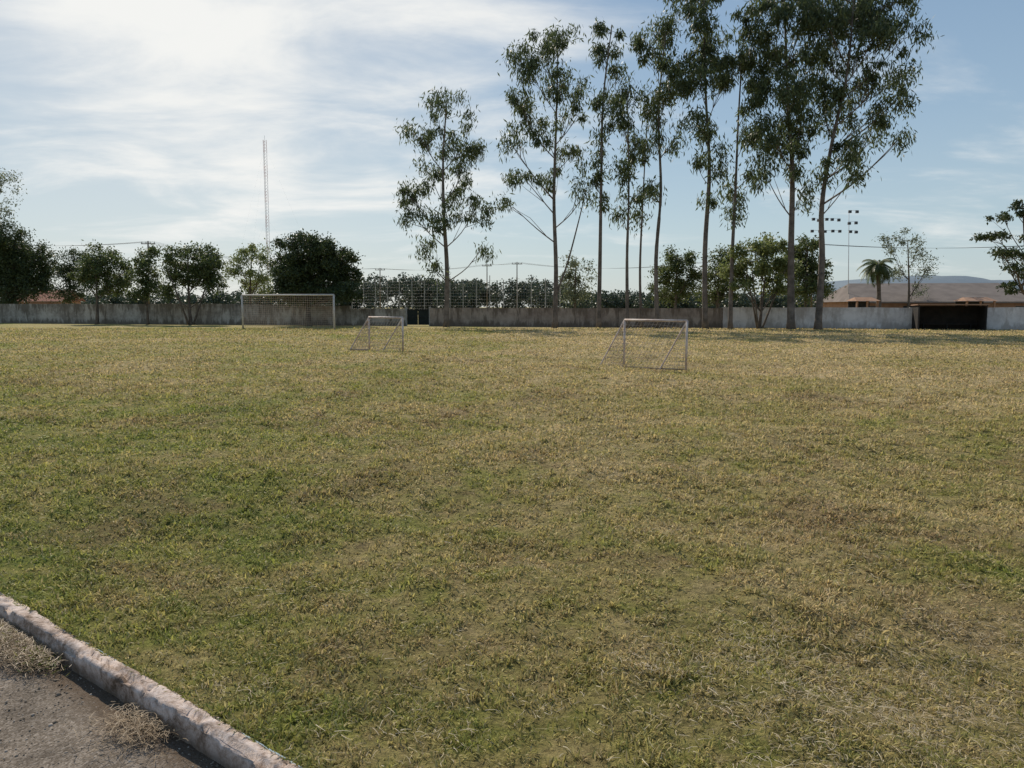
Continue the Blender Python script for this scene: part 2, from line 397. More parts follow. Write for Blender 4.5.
def f_path(n):
    cu = rng.choice([2.1, 1.95, 2.45, 2.2, 2.3, 3.1, 2.75, 0.9, 3.8], n); u = cu+rng.normal(0, 1, n)*.1; v = -0.11-np.abs(rng.normal(0, .09, n))
    return P0[0]+u*U[0]+v*NV[0], P0[1]+u*U[1]+v*NV[1], np.full(n, PZ+.003)
v1, q1 = straws(8000, f_field, .022, .05, .0015)
v2, q2 = straws(6000, f_path, .045, .055, .0014)
o = mesh_np('dry_grass_clippings', v1, q1, M['straw']); tag(o, 'loose pale straw clippings lying on the field turf', 'dry grass', kind='stuff')
o = mesh_np('dry_grass_litter', v2, q2, M['litter']); tag(o, 'brown dead grass piled along the path side of the kerb', 'dry grass', kind='stuff')
def leafy(n):
    cu = rng.choice([2.25, 1.95, 2.4, 3.05, 3.3, 3.6, 2.0], n); u = cu+rng.normal(0, .1, n); v = -0.13-np.abs(rng.normal(0, .05, n))
    u2 = rng.uniform(-1.5, 5, n); v2 = rng.normal(.002, .010, n)
    zz = np.concatenate([np.full(n, PZ)+rng.random(n)*.05, np.full(n, .002)])
    u = np.concatenate([u, u2]); v = np.concatenate([v, v2])
    return P0[0]+u*U[0]+v*NV[0], P0[1]+u*U[1]+v*NV[1], zz
x, y, z = leafy(1500); n = len(x)
P = np.stack([x, y, z], -1); d = rng.normal(0, 1, (n, 3)); d[:, 2] = np.abs(d[:, 2])*.6; d /= np.linalg.norm(d, axis=1)[:, None]
wd = np.cross(d, rng.normal(0, 1, (n, 3))); wd /= np.linalg.norm(wd, axis=1)[:, None]; l = rng.uniform(.02, .045, n)[:, None]; ww = rng.uniform(.003, .008, n)[:, None]
V = np.stack([P, P+d*l*.5+wd*ww*.5, P+d*l, P+d*l*.5-wd*ww*.5], 1).reshape(-1, 3)
o = mesh_np('weeds', V, np.arange(n*4).reshape(n, 4), M['weed']); tag(o, 'small weeds sprouting along both edges of the kerb', 'weeds', kind='stuff')
n = 18000
u = rng.uniform(-3, 7, n); v = -0.10-rng.uniform(0, 1, n)**1.2*2.2
x = P0[0]+u*U[0]+v*NV[0]; y = P0[1]+u*U[1]+v*NV[1]; r = rng.gamma(2.0, .0014, n)+.0012
base = np.array([[1, 0, 0], [0, 1, 0], [-1, 0, 0], [0, -1, 0], [0, 0, .7], [0, 0, -.7]])
V = np.stack([x, y, np.full(n, PZ+.002)], -1)[:, None, :]+base[None]*(r[:, None, None])*rng.uniform(.6, 1.3, (n, 6, 1))
T = np.array([[0, 1, 4], [1, 2, 4], [2, 3, 4], [3, 0, 4], [1, 0, 5], [2, 1, 5], [3, 2, 5], [0, 3, 5]])
Q = (np.arange(n)[:, None, None]*6+T[None]).reshape(-1, 3)
o = mesh_np('loose_gravel', V.reshape(-1, 3), Q, M['stone']); tag(o, 'small loose stones scattered over the path by the kerb', 'gravel', kind='stuff')

# ---------------- leaves ----------------
def leaf_cloud(centres, rads, per, L, W, droop, flat=0.75, gauss=0.0):
    Cn = np.repeat(np.asarray(centres), per, 0); Rr = np.repeat(np.asarray(rads), per)[:, None]
    n = len(Cn)
    g = rng.normal(0, 1, (n, 3))
    if gauss: g *= gauss
    else:
        g /= np.linalg.norm(g, axis=1)[:, None]; g *= rng.random((n, 1))**0.45
    g[:, 2] *= flat
    P = Cn+g*Rr*1.1
    d = rng.normal(0, 1, (n, 3)); d[:, 2] -= droop*1.4; d /= np.linalg.norm(d, axis=1)[:, None]
    w = np.cross(d, rng.normal(0, 1, (n, 3))); w /= np.linalg.norm(w, axis=1)[:, None]
    l = (L*rng.uniform(.6, 1.4, n))[:, None]; ww = (W*rng.uniform(.6, 1.4, n))[:, None]
    V = np.stack([P, P+d*l*.45+w*ww*.5, P+d*l, P+d*l*.5-w*ww*.5], 1).reshape(-1, 3)
    Q = np.arange(n*4).reshape(n, 4)
    return V, Q
def catmull(p, sub=4):
    p = [Vector(a) for a in p]; out = []
    for i in range(len(p)-1):
        a = p[max(i-1, 0)]; b = p[i]; c = p[i+1]; d = p[min(i+2, len(p)-1)]
        for s in range(sub):
            t = s/sub
            out.append(0.5*((2*b)+(c-a)*t+(2*a-5*b+4*c-d)*t*t+(3*b-a-3*c+d)*t**3))
    out.append(p[-1]); return out
def tree(name, label, group, trunk, ells, Y, r0, leafmat, barkmat='bark', dens=60.0, per=90, clr=7.5, L=.3, W=.1, droop=.8, extra=(), cat='tree', branches=True, flat=.8, multi=0, gauss=0.0, grow=1.0, steep=1.0, thick=.015):
    m = Y/774.0
    base = at(trunk[0][0], 300, Y); base.z = -0.03
    pts = [base]
    for i, (px, py) in enumerate(trunk[1:]):
        p = at(px, py, Y); p.y += random.uniform(-.35, .35)*i*.5; pts.append(p)
    root = thing(name, base, label, cat, group)
    sp_ = catmull(pts, 5); nn = len(sp_)
    rad = [r0*(1.25 if i == 0 else 1)*(1-.82*(i/(nn-1))**.9) for i in range(nn)]
    mb = MB(base); mb.tube(sp_, rad, 8)
    for ex in extra:
        q = [at(px, py, Y) for px, py in ex]
        for i, a in enumerate(q): a.y += i*random.uniform(-.3, .3)
        s2 = catmull(q, 4); mb.tube(s2, [r0*.42*(1-.8*i/(len(s2)-1)) for i in range(len(s2))], 6)
    for k in range(multi):
        a = random.uniform(0, 6.28); h = pts[-1].z*.8; b2 = base+Vector((math.cos(a)*.2, math.sin(a)*.2, 0))
        w = (h*.35)
        q = [b2, b2+Vector((math.cos(a)*w*.4, math.sin(a)*w*.4, h*.4)), b2+Vector((math.cos(a)*w, math.sin(a)*w, h))]
        s2 = catmull(q, 4); mb.tube(s2, [r0*.6*(1-.75*i/(len(s2)-1)) for i in range(len(s2))], 6)
    cs = []; rs = []
    for (cx, cy, rx, ry) in ells:
        rx *= grow; ry *= grow
        c = at(cx, cy, Y)
        xw = rx*m; off = c.x-np.interp(c.z, [p.z for p in sp_], [p.x for p in sp_])
        c.y += random.uniform(-1, 1)*(xw*.6+abs(off)*.5)
        zat = c.z-abs(off)*steep-ry*m*.5-.6
        zat = max(pts[-1].z*.22, min(zat, pts[-1].z*.95))
        j = min(range(nn), key=lambda i: abs(sp_[i].z-zat)); A = sp_[j]
        ln = (c-A).length; mid = A.lerp(c, .5)+Vector((0, 0, -ln*.06))+Vector((random.uniform(-1, 1), random.uniform(-1, 1), 0))*ln*.05
        limb = catmull([A, mid, c], 4)
        rl = min(rad[j]*.5, .015+ln*thick)
        mb.tube(limb, [rl*(1-.65*i/(len(limb)-1)) for i in range(len(limb))], 5)
        cnt = max(2, int(rx*ry/dens))
        for _ in range(cnt):
            g = rng.normal(0, 1, 3); g /= np.linalg.norm(g); g *= rng.random()**.4
            q = c+Vector((g[0]*rx*m, g[1]*rx*m, g[2]*ry*m))
            cs.append(tuple(q-base)); rs.append(clr*m*random.uniform(.5, 1.4))
            if branches:
                a = limb[random.randint(2, len(limb)-1)]
                mm = a.lerp(q, .5)+Vector((random.uniform(-1, 1), random.uniform(-1, 1), random.uniform(-.3, 1)))*(q-a).length*.1
                mb.tube([a, mm, q], [rl*.4+.008, rl*.25+.006, .005], 4, cap=False)
    mb.build('trunk', M[barkmat], root, True)
    V, Q = leaf_cloud(cs, rs, per, L, W, droop, flat, gauss)
    mesh_np('crown', V, Q, M[leafmat], root)
    return root
EG = 'tall eucalyptus trees along the far wall'
def euc(label, trunk, ells, dy=3.0, r0=.24, **kw):
    Y = wallY(trunk[0][0])-dy
    kw.setdefault('dens', 48); kw.setdefault('per', 108); kw.setdefault('clr', 9.0); kw.setdefault('L', .42); kw.setdefault('W', .095)
    return tree('eucalyptus_tree', label, EG, trunk, ells, Y, r0, 'euc', 'palebark', gauss=.45, droop=1.4, flat=1.0, steep=.75, thick=.010, **kw)
euc('shortest tall eucalyptus, standing apart at the left end of the row', [(446, 325), (447, 270), (444, 215), (443, 160), (447, 105)],
    [(447, 108, 26, 16), (422, 134, 18, 20), (466, 136, 18, 20), (403, 188, 20, 16), (430, 174, 18, 18), (462, 166, 16, 22), (474, 213, 20, 18), (440, 218, 18, 20), (410, 212, 15, 10), (425, 248, 14, 12), (482, 246, 12, 10), (440, 268, 10, 8), (455, 196, 15, 15), (445, 145, 14, 20)], r0=.25)
euc('eucalyptus with broad crown and a leaning side stem, second from left', [(555, 326), (556, 270), (554, 200), (556, 130), (558, 50)],
    [(557, 42, 28, 15), (526, 70, 20, 22), (563, 83, 24, 20), (582, 106, 15, 22), (520, 108, 22, 18), (545, 133, 22, 16), (510, 144, 17, 14), (575, 148, 17, 16), (522, 178, 22, 12), (558, 178, 14, 11), (513, 206, 16, 8), (586, 190, 10, 22), (545, 60, 18, 20)],
    extra=[[(557, 292), (568, 262), (580, 215), (588, 180)]])
euc('slender straight eucalyptus with narrow crown, third from left', [(599, 326), (600, 260), (601, 180), (603, 100), (612, 25)],
    [(613, 26, 20, 11), (604, 50, 18, 18), (617, 78, 14, 18), (598, 105, 11, 20), (603, 142, 11, 16), (594, 178, 8, 18), (606, 200, 7, 12)], r0=.2)
euc('shorter eucalyptus with low dense crown beside the slender third tree', [(628, 326), (627, 260), (629, 190), (627, 100)],
    [(628, 92, 15, 14), (620, 120, 15, 18), (636, 142, 12, 20), (623, 172, 12, 16), (633, 195, 9, 14), (625, 215, 6, 10)], r0=.17, dens=36)
euc('thin eucalyptus with sparse upper leaves, left of the curved mid trunk', [(642, 326), (640, 270), (643, 200), (647, 120)],
    [(648, 115, 12, 16), (641, 148, 9, 15), (648, 183, 9, 15), (638, 213, 7, 10)], dy=1.6, r0=.14)
euc('tall eucalyptus in the middle of the row, with curving trunk', [(658, 326), (656, 260), (661, 190), (659, 110), (668, 20)],
    [(666, 24, 28, 16), (651, 54, 18, 22), (682, 64, 17, 26), (665, 100, 17, 22), (652, 136, 12, 16), (674, 138, 11, 16), (650, 180, 9, 14), (662, 75, 14, 20)], r0=.2)
euc('tall dark eucalyptus reaching above the frame, fourth trunk from right', [(706, 328), (705, 250), (709, 170), (706, 90), (703, -20)],
    [(700, -8, 28, 22), (690, 22, 20, 20), (714, 42, 22, 26), (693, 80, 17, 22), (722, 88, 14, 22), (702, 130, 16, 22), (717, 165, 13, 16), (695, 165, 11, 12), (712, 200, 9, 12), (705, 60, 16, 24)], r0=.24, dens=42)
euc('leaning slim eucalyptus with drooping crown, third trunk from right', [(731, 328), (732, 260), (735, 190), (740, 110), (746, 25)],
    [(746, 26, 20, 18), (738, 65, 15, 25), (752, 98, 16, 22), (742, 140, 17, 18), (753, 168, 14, 16), (738, 190, 14, 14), (730, 215, 9, 10), (750, 55, 14, 20)], r0=.18)
euc('thick pale eucalyptus with the densest crown, second trunk from right', [(792, 329), (791, 250), (793, 170), (788, 90), (785, -30)],
    [(785, -22, 36, 25), (770, 15, 24, 22), (802, 20, 22, 24), (788, 50, 28, 24), (768, 66, 22, 24), (804, 80, 18, 26), (777, 100, 26, 22), (798, 125, 18, 24), (766, 140, 22, 18), (788, 160, 18, 18), (758, 176, 16, 10), (800, 195, 9, 16), (785, 130, 18, 20), (762, 40, 14, 16)], r0=.3, dens=42)
euc('rightmost eucalyptus, its wide crown spreading far to the right', [(819, 329), (822, 260), (822, 205), (832, 140), (845, 70), (855, -30)],
    [(850, -22, 44, 26), (880, 10, 26, 22), (845, 12, 28, 22), (815, 28, 20, 22), (893, 45, 20, 20), (862, 46, 26, 24), (832, 60, 22, 24), (880, 78, 24, 18), (850, 90, 26, 22), (896, 98, 14, 14), (826, 110, 15, 24), (866, 116, 20, 16), (842, 145, 14, 22), (884, 126, 13, 11), (848, 178, 9, 16), (824, 172, 10, 16), (868, 20, 24, 20), (858, 148, 10, 12), (893, 143, 7, 9)], r0=.27, dens=42)

BG = 'lower trees beyond and beside the far wall'
def low(label, trunk, ells, Y, mat, r0=.2, **kw):
    kw.setdefault('per', 120); kw.setdefault('dens', 12); kw.setdefault('clr', 6.0); kw.setdefault('L', .25); kw.setdefault('W', .12); kw.setdefault('droop', .3); kw.setdefault('grow', 1.06)
    return tree(kw.pop('name', 'broadleaf_tree'), label, BG, trunk, ells, Y, r0, mat, 'bark', gauss=.5, **kw)
low('tall pale sparse tree cut by the left edge of the picture', [(-10, 322), (-9, 260), (-4, 180)], [(0, 182, 14, 14), (-8, 205, 20, 14), (2, 215, 12, 10), (-20, 190, 16, 18)], 92, 'grey', dens=20, per=80)
low('dark rounded tree at the far left behind the wall', [(14, 320), (15, 280), (16, 240)], [(10, 238, 20, 14), (20, 260, 24, 20), (-5, 266, 22, 24), (12, 288, 32, 14), (30, 278, 14, 18), (12, 262, 20, 20)], 90, 'dark', dens=7)
low('dark bushy tree behind the wall next to the small red roofed house', [(70, 320), (70, 290), (70, 262)], [(76, 260, 15, 10), (64, 275, 13, 11), (82, 276, 15, 13), (72, 291, 20, 9)], 98, 'dark', dens=10)
low('olive tree with flat top and bare trunk before the wall at left', [(96, 323), (97, 300), (96, 258)], [(97, 255, 16, 9), (84, 272, 15, 12), (112, 273, 15, 12), (98, 286, 24, 9), (98, 268, 18, 11)], wallY(96)-2, 'mid')
low('narrow upright tree between two wider trees at left', [(147, 323), (147, 300), (146, 255)], [(147, 256, 10, 9), (143, 271, 12, 12), (152, 283, 11, 12), (141, 290, 10, 8)], wallY(147)-2, 'mid', r0=.15)
low('spreading light green tree with forked stem before the left wall', [(190, 324), (189, 302), (188, 255)], [(190, 252, 21, 8), (174, 267, 14, 13), (207, 265, 17, 13), (192, 278, 20, 13), (216, 284, 11, 10), (170, 287, 12, 8), (192, 264, 19, 11)], wallY(190)-2, 'mid', multi=2, dens=14)
low('bright green tree left of the large dark domed tree', [(250, 318), (250, 290), (252, 255)], [(252, 251, 15, 10), (243, 267, 14, 12), (262, 271, 15, 13), (246, 287, 20, 11)], 88, 'light', dens=15)
low('large dark domed tree behind the big football goal', [(308, 325), (308, 300), (310, 245)], [(306, 242, 24, 6), (311, 252, 34, 11), (290, 266, 22, 15), (332, 262, 24, 14), (281, 284, 14, 11), (347, 280, 13, 12), (312, 276, 34, 18), (298, 293, 28, 8), (340, 292, 24, 8), (352, 288, 10, 8)], wallY(308)-2.2, 'dark', dens=9, per=130, r0=.3)
low('small sparse tree behind wall between the first two eucalyptus trunks', [(575, 318), (575, 295), (576, 262)], [(576, 264, 13, 8), (570, 278, 12, 10), (583, 283, 10, 9), (574, 295, 14, 7)], 80, 'grey', dens=18)
low('bushy green tree behind wall under the middle eucalyptus crowns', [(675, 320), (676, 295), (677, 255)], [(680, 258, 16, 9), (668, 273, 15, 12), (690, 275, 14, 12), (675, 290, 26, 11)], 74, 'mid')
low('many stemmed spreading tree in front of the white wall', [(760, 329), (762, 305), (768, 255)], [(748, 249, 20, 9), (772, 245, 18, 9), (735, 265, 16, 11), (760, 267, 22, 13), (787, 265, 15, 13), (740, 285, 15, 8), (780, 285, 18, 9)], wallY(760)-2.0, 'light', multi=5, dens=17, r0=.16)
low('dark bushy tree between the two rightmost eucalyptus trunks', [(806, 322), (806, 295), (808, 245)], [(806, 246, 14, 11), (798, 266, 14, 14), (816, 268, 15, 13), (806, 288, 22, 12)], 68, 'mid')
low('rounded green tree behind wall between the third and fourth trunks from right', [(718, 322), (718, 295), (719, 258)], [(722, 260, 14, 10), (712, 276, 14, 12), (730, 282, 14, 12), (716, 294, 20, 9)], 76, 'mid', dens=14)
low('pale feathery tree beside the palm behind the wall', [(908, 322), (909, 290), (908, 240)], [(905, 236, 20, 7), (920, 250, 14, 9), (893, 250, 12, 8), (925, 268, 12, 9), (905, 270, 12, 10), (918, 288, 10, 7)], 88, 'grey', dens=22, per=80)
low('dark layered tree at the right edge with flat tiers of branches', [(1028, 322), (1026, 270), (1022, 200)], [(1014, 205, 10, 4), (998, 217, 14, 3.5), (1028, 215, 14, 4), (1004, 234, 22, 4), (1034, 236, 16, 5), (996, 252, 16, 3.5), (1026, 254, 24, 4.5), (1000, 270, 20, 4), (1032, 273, 22, 5), (1014, 288, 16, 5)], 66, 'dark', dens=9, clr=5, per=85, flat=.5, name='layered_tree', grow=1)

# palm
pY = 82; pb = at(879, 300, pY); pb.z = 0
pr = thing('palm_tree', pb, 'small palm with arching fronds beside the pale feathery tree', 'palm tree')
top = at(878, 266, pY)
mb = MB(pb); mb.tube(catmull([pb, pb.lerp(top, .5)+Vector((.1, 0, 0)), top], 5), [.26]*5+[.2]*6, 8); mb.build('trunk', M['bark'], pr, True)
V = []
for k in range(60):
    a = k*2.399; e = random.uniform(-.7, 1.2); ln = random.uniform(1.6, 2.4)
    D = Vector((math.cos(a), math.sin(a), 0)); p = top.copy(); side = Vector((-D.y, D.x, 0))
    for s in range(22):
        ee = e-s*.075; q = p+(D*math.cos(ee)+Vector((0, 0, 1))*math.sin(ee))*ln/22
        for sg in (-1, 1):
            t = q+side*sg*.42*math.sin(.35+s/22*2.6)+Vector((0, 0, -.25))+D*.1
            V += [p-pb, q-pb, t+D*.03-pb, t-pb]
        p = q
V = np.array([tuple(v) for v in V]); mesh_np('crown', V, np.arange(len(V)).reshape(-1, 4), M['mid'], pr)

# far woodland
cs = []; rs = []
top_px = [-60, 80, 240, 340, 365, 420, 470, 520, 560, 600, 640, 720, 850, 900]; top_h = [291, 288, 289, 284, 274, 271, 275, 273, 280, 286, 288, 287, 293, 298]
for k in range(260):
    a = random.uniform(-60, 900); Yc = random.uniform(165, 205); hpx = np.interp(a, top_px, top_h)+random.triangular(-3, 9, 2)
    tp = at(a, hpx, 180).z; cr_ = random.uniform(1.6, 4.0); X = at(a, 300, 180).x*Yc/180
    for _ in range(int(cr_*10)):
        g = rng.normal(0, 1, 3); g /= np.linalg.norm(g); g *= rng.random()**.35
        zz = max(.5, tp-1-cr_+g[2]*cr_*.9) if rng.random() < .6 else rng.uniform(.5, max(1., tp-1))
        cs.append((X+g[0]*cr_*1.5, Yc+g[1]*cr_, zz)); rs.append(random.uniform(.7, 1.5))
V, Q = leaf_cloud(cs, rs, 34, .5, .38, .2)
o = mesh_np('woodland', V, Q, M['farleaf']); tag(o, 'distant hazy green woodland seen over the wall', 'woodland', kind='stuff')

# ---------------- walls ----------------
WG = 'sections of the far boundary wall'
def wall(p0, p1, h0, h1, mat, label, step=14.0, name='boundary_wall'):
    A = wallP(p0); B = wallP(p1); d = (B-A); L = d.length; ax = d.normalized()
    r = thing(name, A, label, 'wall', WG)
    ny = Vector((-ax.y, ax.x, 0))
    mb = MB(A); n = max(1, int(round(L/step)))
    a, b = A-ny*.07, B-ny*.07; c, e = B+ny*.07, A+ny*.07
    K = max(2, int(L/1.5)); rows = []
    for k in range(K+1):
        t = k/K; h = h0+(h1-h0)*t+random.uniform(-.035, .035)
        p, q = a.lerp(b, t), e.lerp(c, t)
        rows.append([mb.addv((p.x, p.y, -.1)), mb.addv((p.x, p.y, h)), mb.addv((q.x, q.y, h)), mb.addv((q.x, q.y, -.1))])
    for k in range(K):
        for s in range(3): mb.f.append((rows[k][s], rows[k+1][s], rows[k+1][s+1], rows[k][s+1]))
    mb.f += [tuple(rows[0]), tuple(reversed(rows[-1]))]
    mb.build('wall_panel', M[mat], r)
    for k in range(n+1):
        t = k/n; P = A.lerp(B, t); h = h0+(h1-h0)*t
        MB(A).box((P.x-ny.x*.01, P.y-ny.y*.01, h/2), (.2, .18, h+.03), ax).build('pilaster', M[mat], r)
    return r
wall(-220, 236, 2.05, 2.0, 'leftwall', 'stained grey wall section running behind the left trees')
wall(237, 350, 1.95, 1.8, 'leftwall', 'wall section behind the big goal and dark domed tree')
wall(351, 405, 1.55, 1.5, 'leftwall', 'low pale wall section just left of the dark gate')
wall(431, 618, 1.62, 1.62, 'greywall', 'brownish grey wall section behind the first eucalyptus trees')
wall(619, 722, 1.62, 1.62, 'greywall', 'brownish wall section behind the mid eucalyptus cluster')
wall(723, 911, 1.66, 1.66, 'whitewall', 'whitewashed wall section left of the dark dugout')
wall(980, 1300, 1.66, 1.7, 'whitewall', 'whitewashed wall section right of the dark dugout')
A = wallP(406); B = wallP(430); ax = (B-A).normalized(); L = (B-A).length; Mi = (A+B)/2
g = thing('metal_gate', Mi, 'dark double leaf gate in the gap of the wall', 'gate')
MB(Mi).box((A.x, A.y, .85), (.16, .16, 1.75), ax).build('gate_post', M['conc'], g); MB(Mi).box((B.x, B.y, .85), (.16, .16, 1.75), ax).build('gate_post', M['conc'], g)
for s in (.27, .73):
    c = A.lerp(B, s); lf = MB(Mi).box((c.x, c.y, .8), (L*.44, .04, 1.4), ax).build('gate_leaf', M['darkgreen'], g)
    for dz in (.15, .8, 1.45): MB(Mi).box((c.x, c.y-.04, dz), (L*.44, .05, .06), ax).build('rail', M['black'], lf)

# dugout
A = wallP(912, .1); B = wallP(979, .1); ax = (B-A).normalized(); ny = Vector((-ax.y, ax.x, 0)); L = (B-A).length; Mi = (A+B)/2; fr = -ny*1.9
g = thing('team_dugout', Mi, 'dark roofed dugout set between the white wall sections', 'dugout')
hD = 1.78
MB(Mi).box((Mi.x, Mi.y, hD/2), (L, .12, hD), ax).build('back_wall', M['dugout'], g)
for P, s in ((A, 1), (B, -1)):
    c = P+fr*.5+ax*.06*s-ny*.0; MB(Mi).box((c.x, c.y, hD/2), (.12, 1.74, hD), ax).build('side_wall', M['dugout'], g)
mb = MB(Mi); a = [A-ax*.1+ny*.15, B+ax*.1+ny*.15, B+ax*.1+fr*1.05, A-ax*.1+fr*1.05]
zb = [hD+.02, hD+.02, hD+.06, hD+.06]
lo = [mb.addv((p.x, p.y, z)) for p, z in zip(a, zb)]; hi = [mb.addv((p.x, p.y, z+.07)) for p, z in zip(a, zb)]
mb.f += [tuple(reversed(lo)), tuple(hi)]+[(lo[k], lo[(k+1) % 4], hi[(k+1) % 4], hi[k]) for k in range(4)]
mb.build('roof', M['ochre'], g)
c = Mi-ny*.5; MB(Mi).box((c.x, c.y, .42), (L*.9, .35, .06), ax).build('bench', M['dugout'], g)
for t in (.15, .5, .85):
    c = A.lerp(B, t)-ny*.5; MB(Mi).box((c.x, c.y, .195), (.06, .3, .39), ax).build('bench_leg', M['black'], g)
for t in (0.012, 0.988):
    c = A.lerp(B, t)+fr*1.0; MB(Mi).tube([(c.x, c.y, 0), (c.x, c.y, hD+.06)], .03, 6).build('front_post', M['black'], g)

# ---------------- goals ----------------
def netgrid(mb, a, b, c, d, nu, nv, r, sag=0.0):
    a, b, c, d = map(Vector, (a, b, c, d)); nrm = (b-a).cross(d-a).normalized()
    if nrm.y < 0: nrm = -nrm
    def P(u, v):
        p = a.lerp(b, u).lerp(d.lerp(c, u), v)
        s = sag*math.sin(math.pi*v)*(.75+.25*math.sin(u*9))
        return p+Vector((0, 0, -1))*s*.8-nrm*s*.6+Vector((math.sin(v*7+u*13), 0, math.cos(u*11+v*5)))*.012
    for i in range(nu+1): mb.tube([P(i/nu, s/6) for s in range(7)], r, 3, cap=False)
    for j in range(nv+1): mb.tube([P(s/8, j/nv) for s in range(9)], r, 3, cap=False)
def goal(name, label, A, B, hA, off, offtop, r, mat, netr, nu, nv, group, sr=.6, sag=.0):
    Mi = (A+B)/2; g = thing(name, Mi, label, 'goal', group)
    up = Vector((0, 0, hA)); A2 = A+off; B2 = B+off; At = A+up; Bt = B+up; A3 = At+offtop; B3 = Bt+offtop
    MB(Mi).tube([A, At], r, 10).build('post', M[mat], g, True); MB(Mi).tube([B, Bt], r, 10).build('post', M[mat], g, True)
    MB(Mi).tube([At, Bt], r*.98, 10).build('crossbar', M[mat], g, True)
    for a, b, c in ((A2, A3, At), (B2, B3, Bt)):
        m_ = MB(Mi); pts = [a, b, c] if offtop.length > .05 else [a, c]
        m_.tube(pts, r*sr, 6); m_.build('back_stay', M[mat], g)
    MB(Mi).tube([A2+Vector((0, 0, .02)), B2+Vector((0, 0, .02))], r*sr*.6, 6).build('ground_bar', M['dullbar'], g)
    for a, b in ((A, A2), (B, B2)): MB(Mi).tube([a+Vector((0, 0, .02)), b+Vector((0, 0, .02))], r*sr*.8, 6).build('side_bar', M['dullbar'], g)
    m_ = MB(Mi)
    netgrid(m_, A3, B3, B2, A2, nu, nv, netr, sag)
    if offtop.length > .05: netgrid(m_, At, Bt, B3, A3, nu, 3, netr)
    k = max(3, nv//2)
    netgrid(m_, At, A3, A2, A, k, nv, netr); netgrid(m_, Bt, B3, B2, B, k, nv, netr)
    m_.build('net', M['net'], g)
    return g
A = gnd(243, 328.6); B = gnd(334.5, 329.4)
goal('football_goal', 'large full size football goal with net at the far left end', A, B, 2.62, Vector((-.45, 1.5, 0)), Vector((-.25, .8, -.05)), .068, 'goalwhite', .009, 48, 16, 'goals on the field', sr=.3, sag=.1)
A = gnd(369.5, 350); B = gnd(403, 352.2)
goal('small_goal', 'small portable goal in the middle, farther of the two', A, B, 1.3, Vector((-.82, .25, 0)), Vector((-.0, 0.0, 0)), .037, 'rustwhite', .006, 12, 10, 'goals on the field', sag=.16, sr=.8)
A = gnd(624, 366); B = gnd(686, 370)
goal('small_goal', 'small portable goal right of centre, nearest to the camera', A, B, 1.33, Vector((-.66, .25, 0)), Vector((0, 0, 0)), .033, 'rustwhite', .0045, 16, 12, 'goals on the field', sag=.18, sr=.7)

# ---------------- poles, mast, floodlights ----------------
def upole(px, ytop, Y, label, r=.12):
    b = at(px, 300, Y); b.z = 0; t = at(px, ytop, Y)
    g = thing('utility_pole', b, label, 'utility pole', 'utility poles beyond the wall')
    MB(b).tube([b, t], [r, r*.7], 8).build('pole', M['wood'], g, True)
    a = MB(b).box((t.x, t.y, t.z-.35), (1.8, .1, .1)).build('crossarm', M['wood'], g)
    for dx in (-.8, -.27, .27, .8): MB(b).tube([(t.x+dx, t.y, t.z-.3), (t.x+dx, t.y, t.z-.08)], [.05, .03], 6).build('insulator', M['black'], a)
    return t
tops = []
tops.append(upole(-120, 232, 96, 'leftmost dull pole outside the left edge'))
tops.append(upole(148, 241, 100, 'dull pole rising behind the narrow upright tree'))
tops.append(upole(380, 268, 140, 'dull pole right of the dark domed tree'))
tops.append(upole(487, 264, 140, 'dull pole between the first two eucalyptus trees'))
tops.append(upole(517, 262, 135, 'dull pole just left of the second eucalyptus'))
r1 = upole(812, 243, 105, 'dull pole hidden behind the rightmost eucalyptus trunks')
r2 = upole(1150, 235, 95, 'dull pole outside the right edge')
def cable(a, b, sag, label, r=.011):
    g = []
    for i in range(25):
        t = i/24; p = a.lerp(b, t); p.z -= sag*4*t*(1-t); g.append(p)
    mb = MB(a)
    for dx in (-.8, -.27, .27, .8): mb.tube([p+Vector((dx, 0, -.08)) for p in g], r, 4)
    o = mb.build('overhead_cable', M['cable']); o.location = a
    tag(o, label, 'power line', 'overhead power lines')
cable(tops[0], tops[1], 1.0, 'power line over the leftmost trees')
cable(tops[1], tops[2], 1.2, 'power line sloping down behind the dark domed tree')
cable(tops[2], tops[3], .6, 'power line above woodland left of centre')
cable(tops[3], tops[4], .2, 'short power line span left of the second eucalyptus')
cable(tops[4], r1, 2.0, 'long power line span behind the eucalyptus row')
cable(r1, r2, 1.0, 'power line over the palm and pale tree at right', .014)
b0 = at(352, 300, 112); b1 = at(560, 300, 100); b0.z = b1.z = 0
g = thing('court_fence', (b0+b1)/2, 'tall wire fence with thin posts beyond the wall', 'fence'); o0 = (b0+b1)/2
nP = 16
for k in range(nP+1):
    p = b0.lerp(b1, k/nP); MB(o0).tube([p, p+Vector((0, 0, 5.3+.3*(k % 3)))], .055, 6).build('post', M['conc'], g)
mb = MB(o0)
for z in np.arange(.2, 5.3, .42): mb.tube([b0+Vector((0, 0, z)), b1+Vector((0, 0, z))], .008, 3)
for k in range(90):
    p = b0.lerp(b1, k/89); mb.tube([p, p+Vector((0, 0, 5.2))], .007, 3)
mb.build('wire_mesh', M['steel'], g)

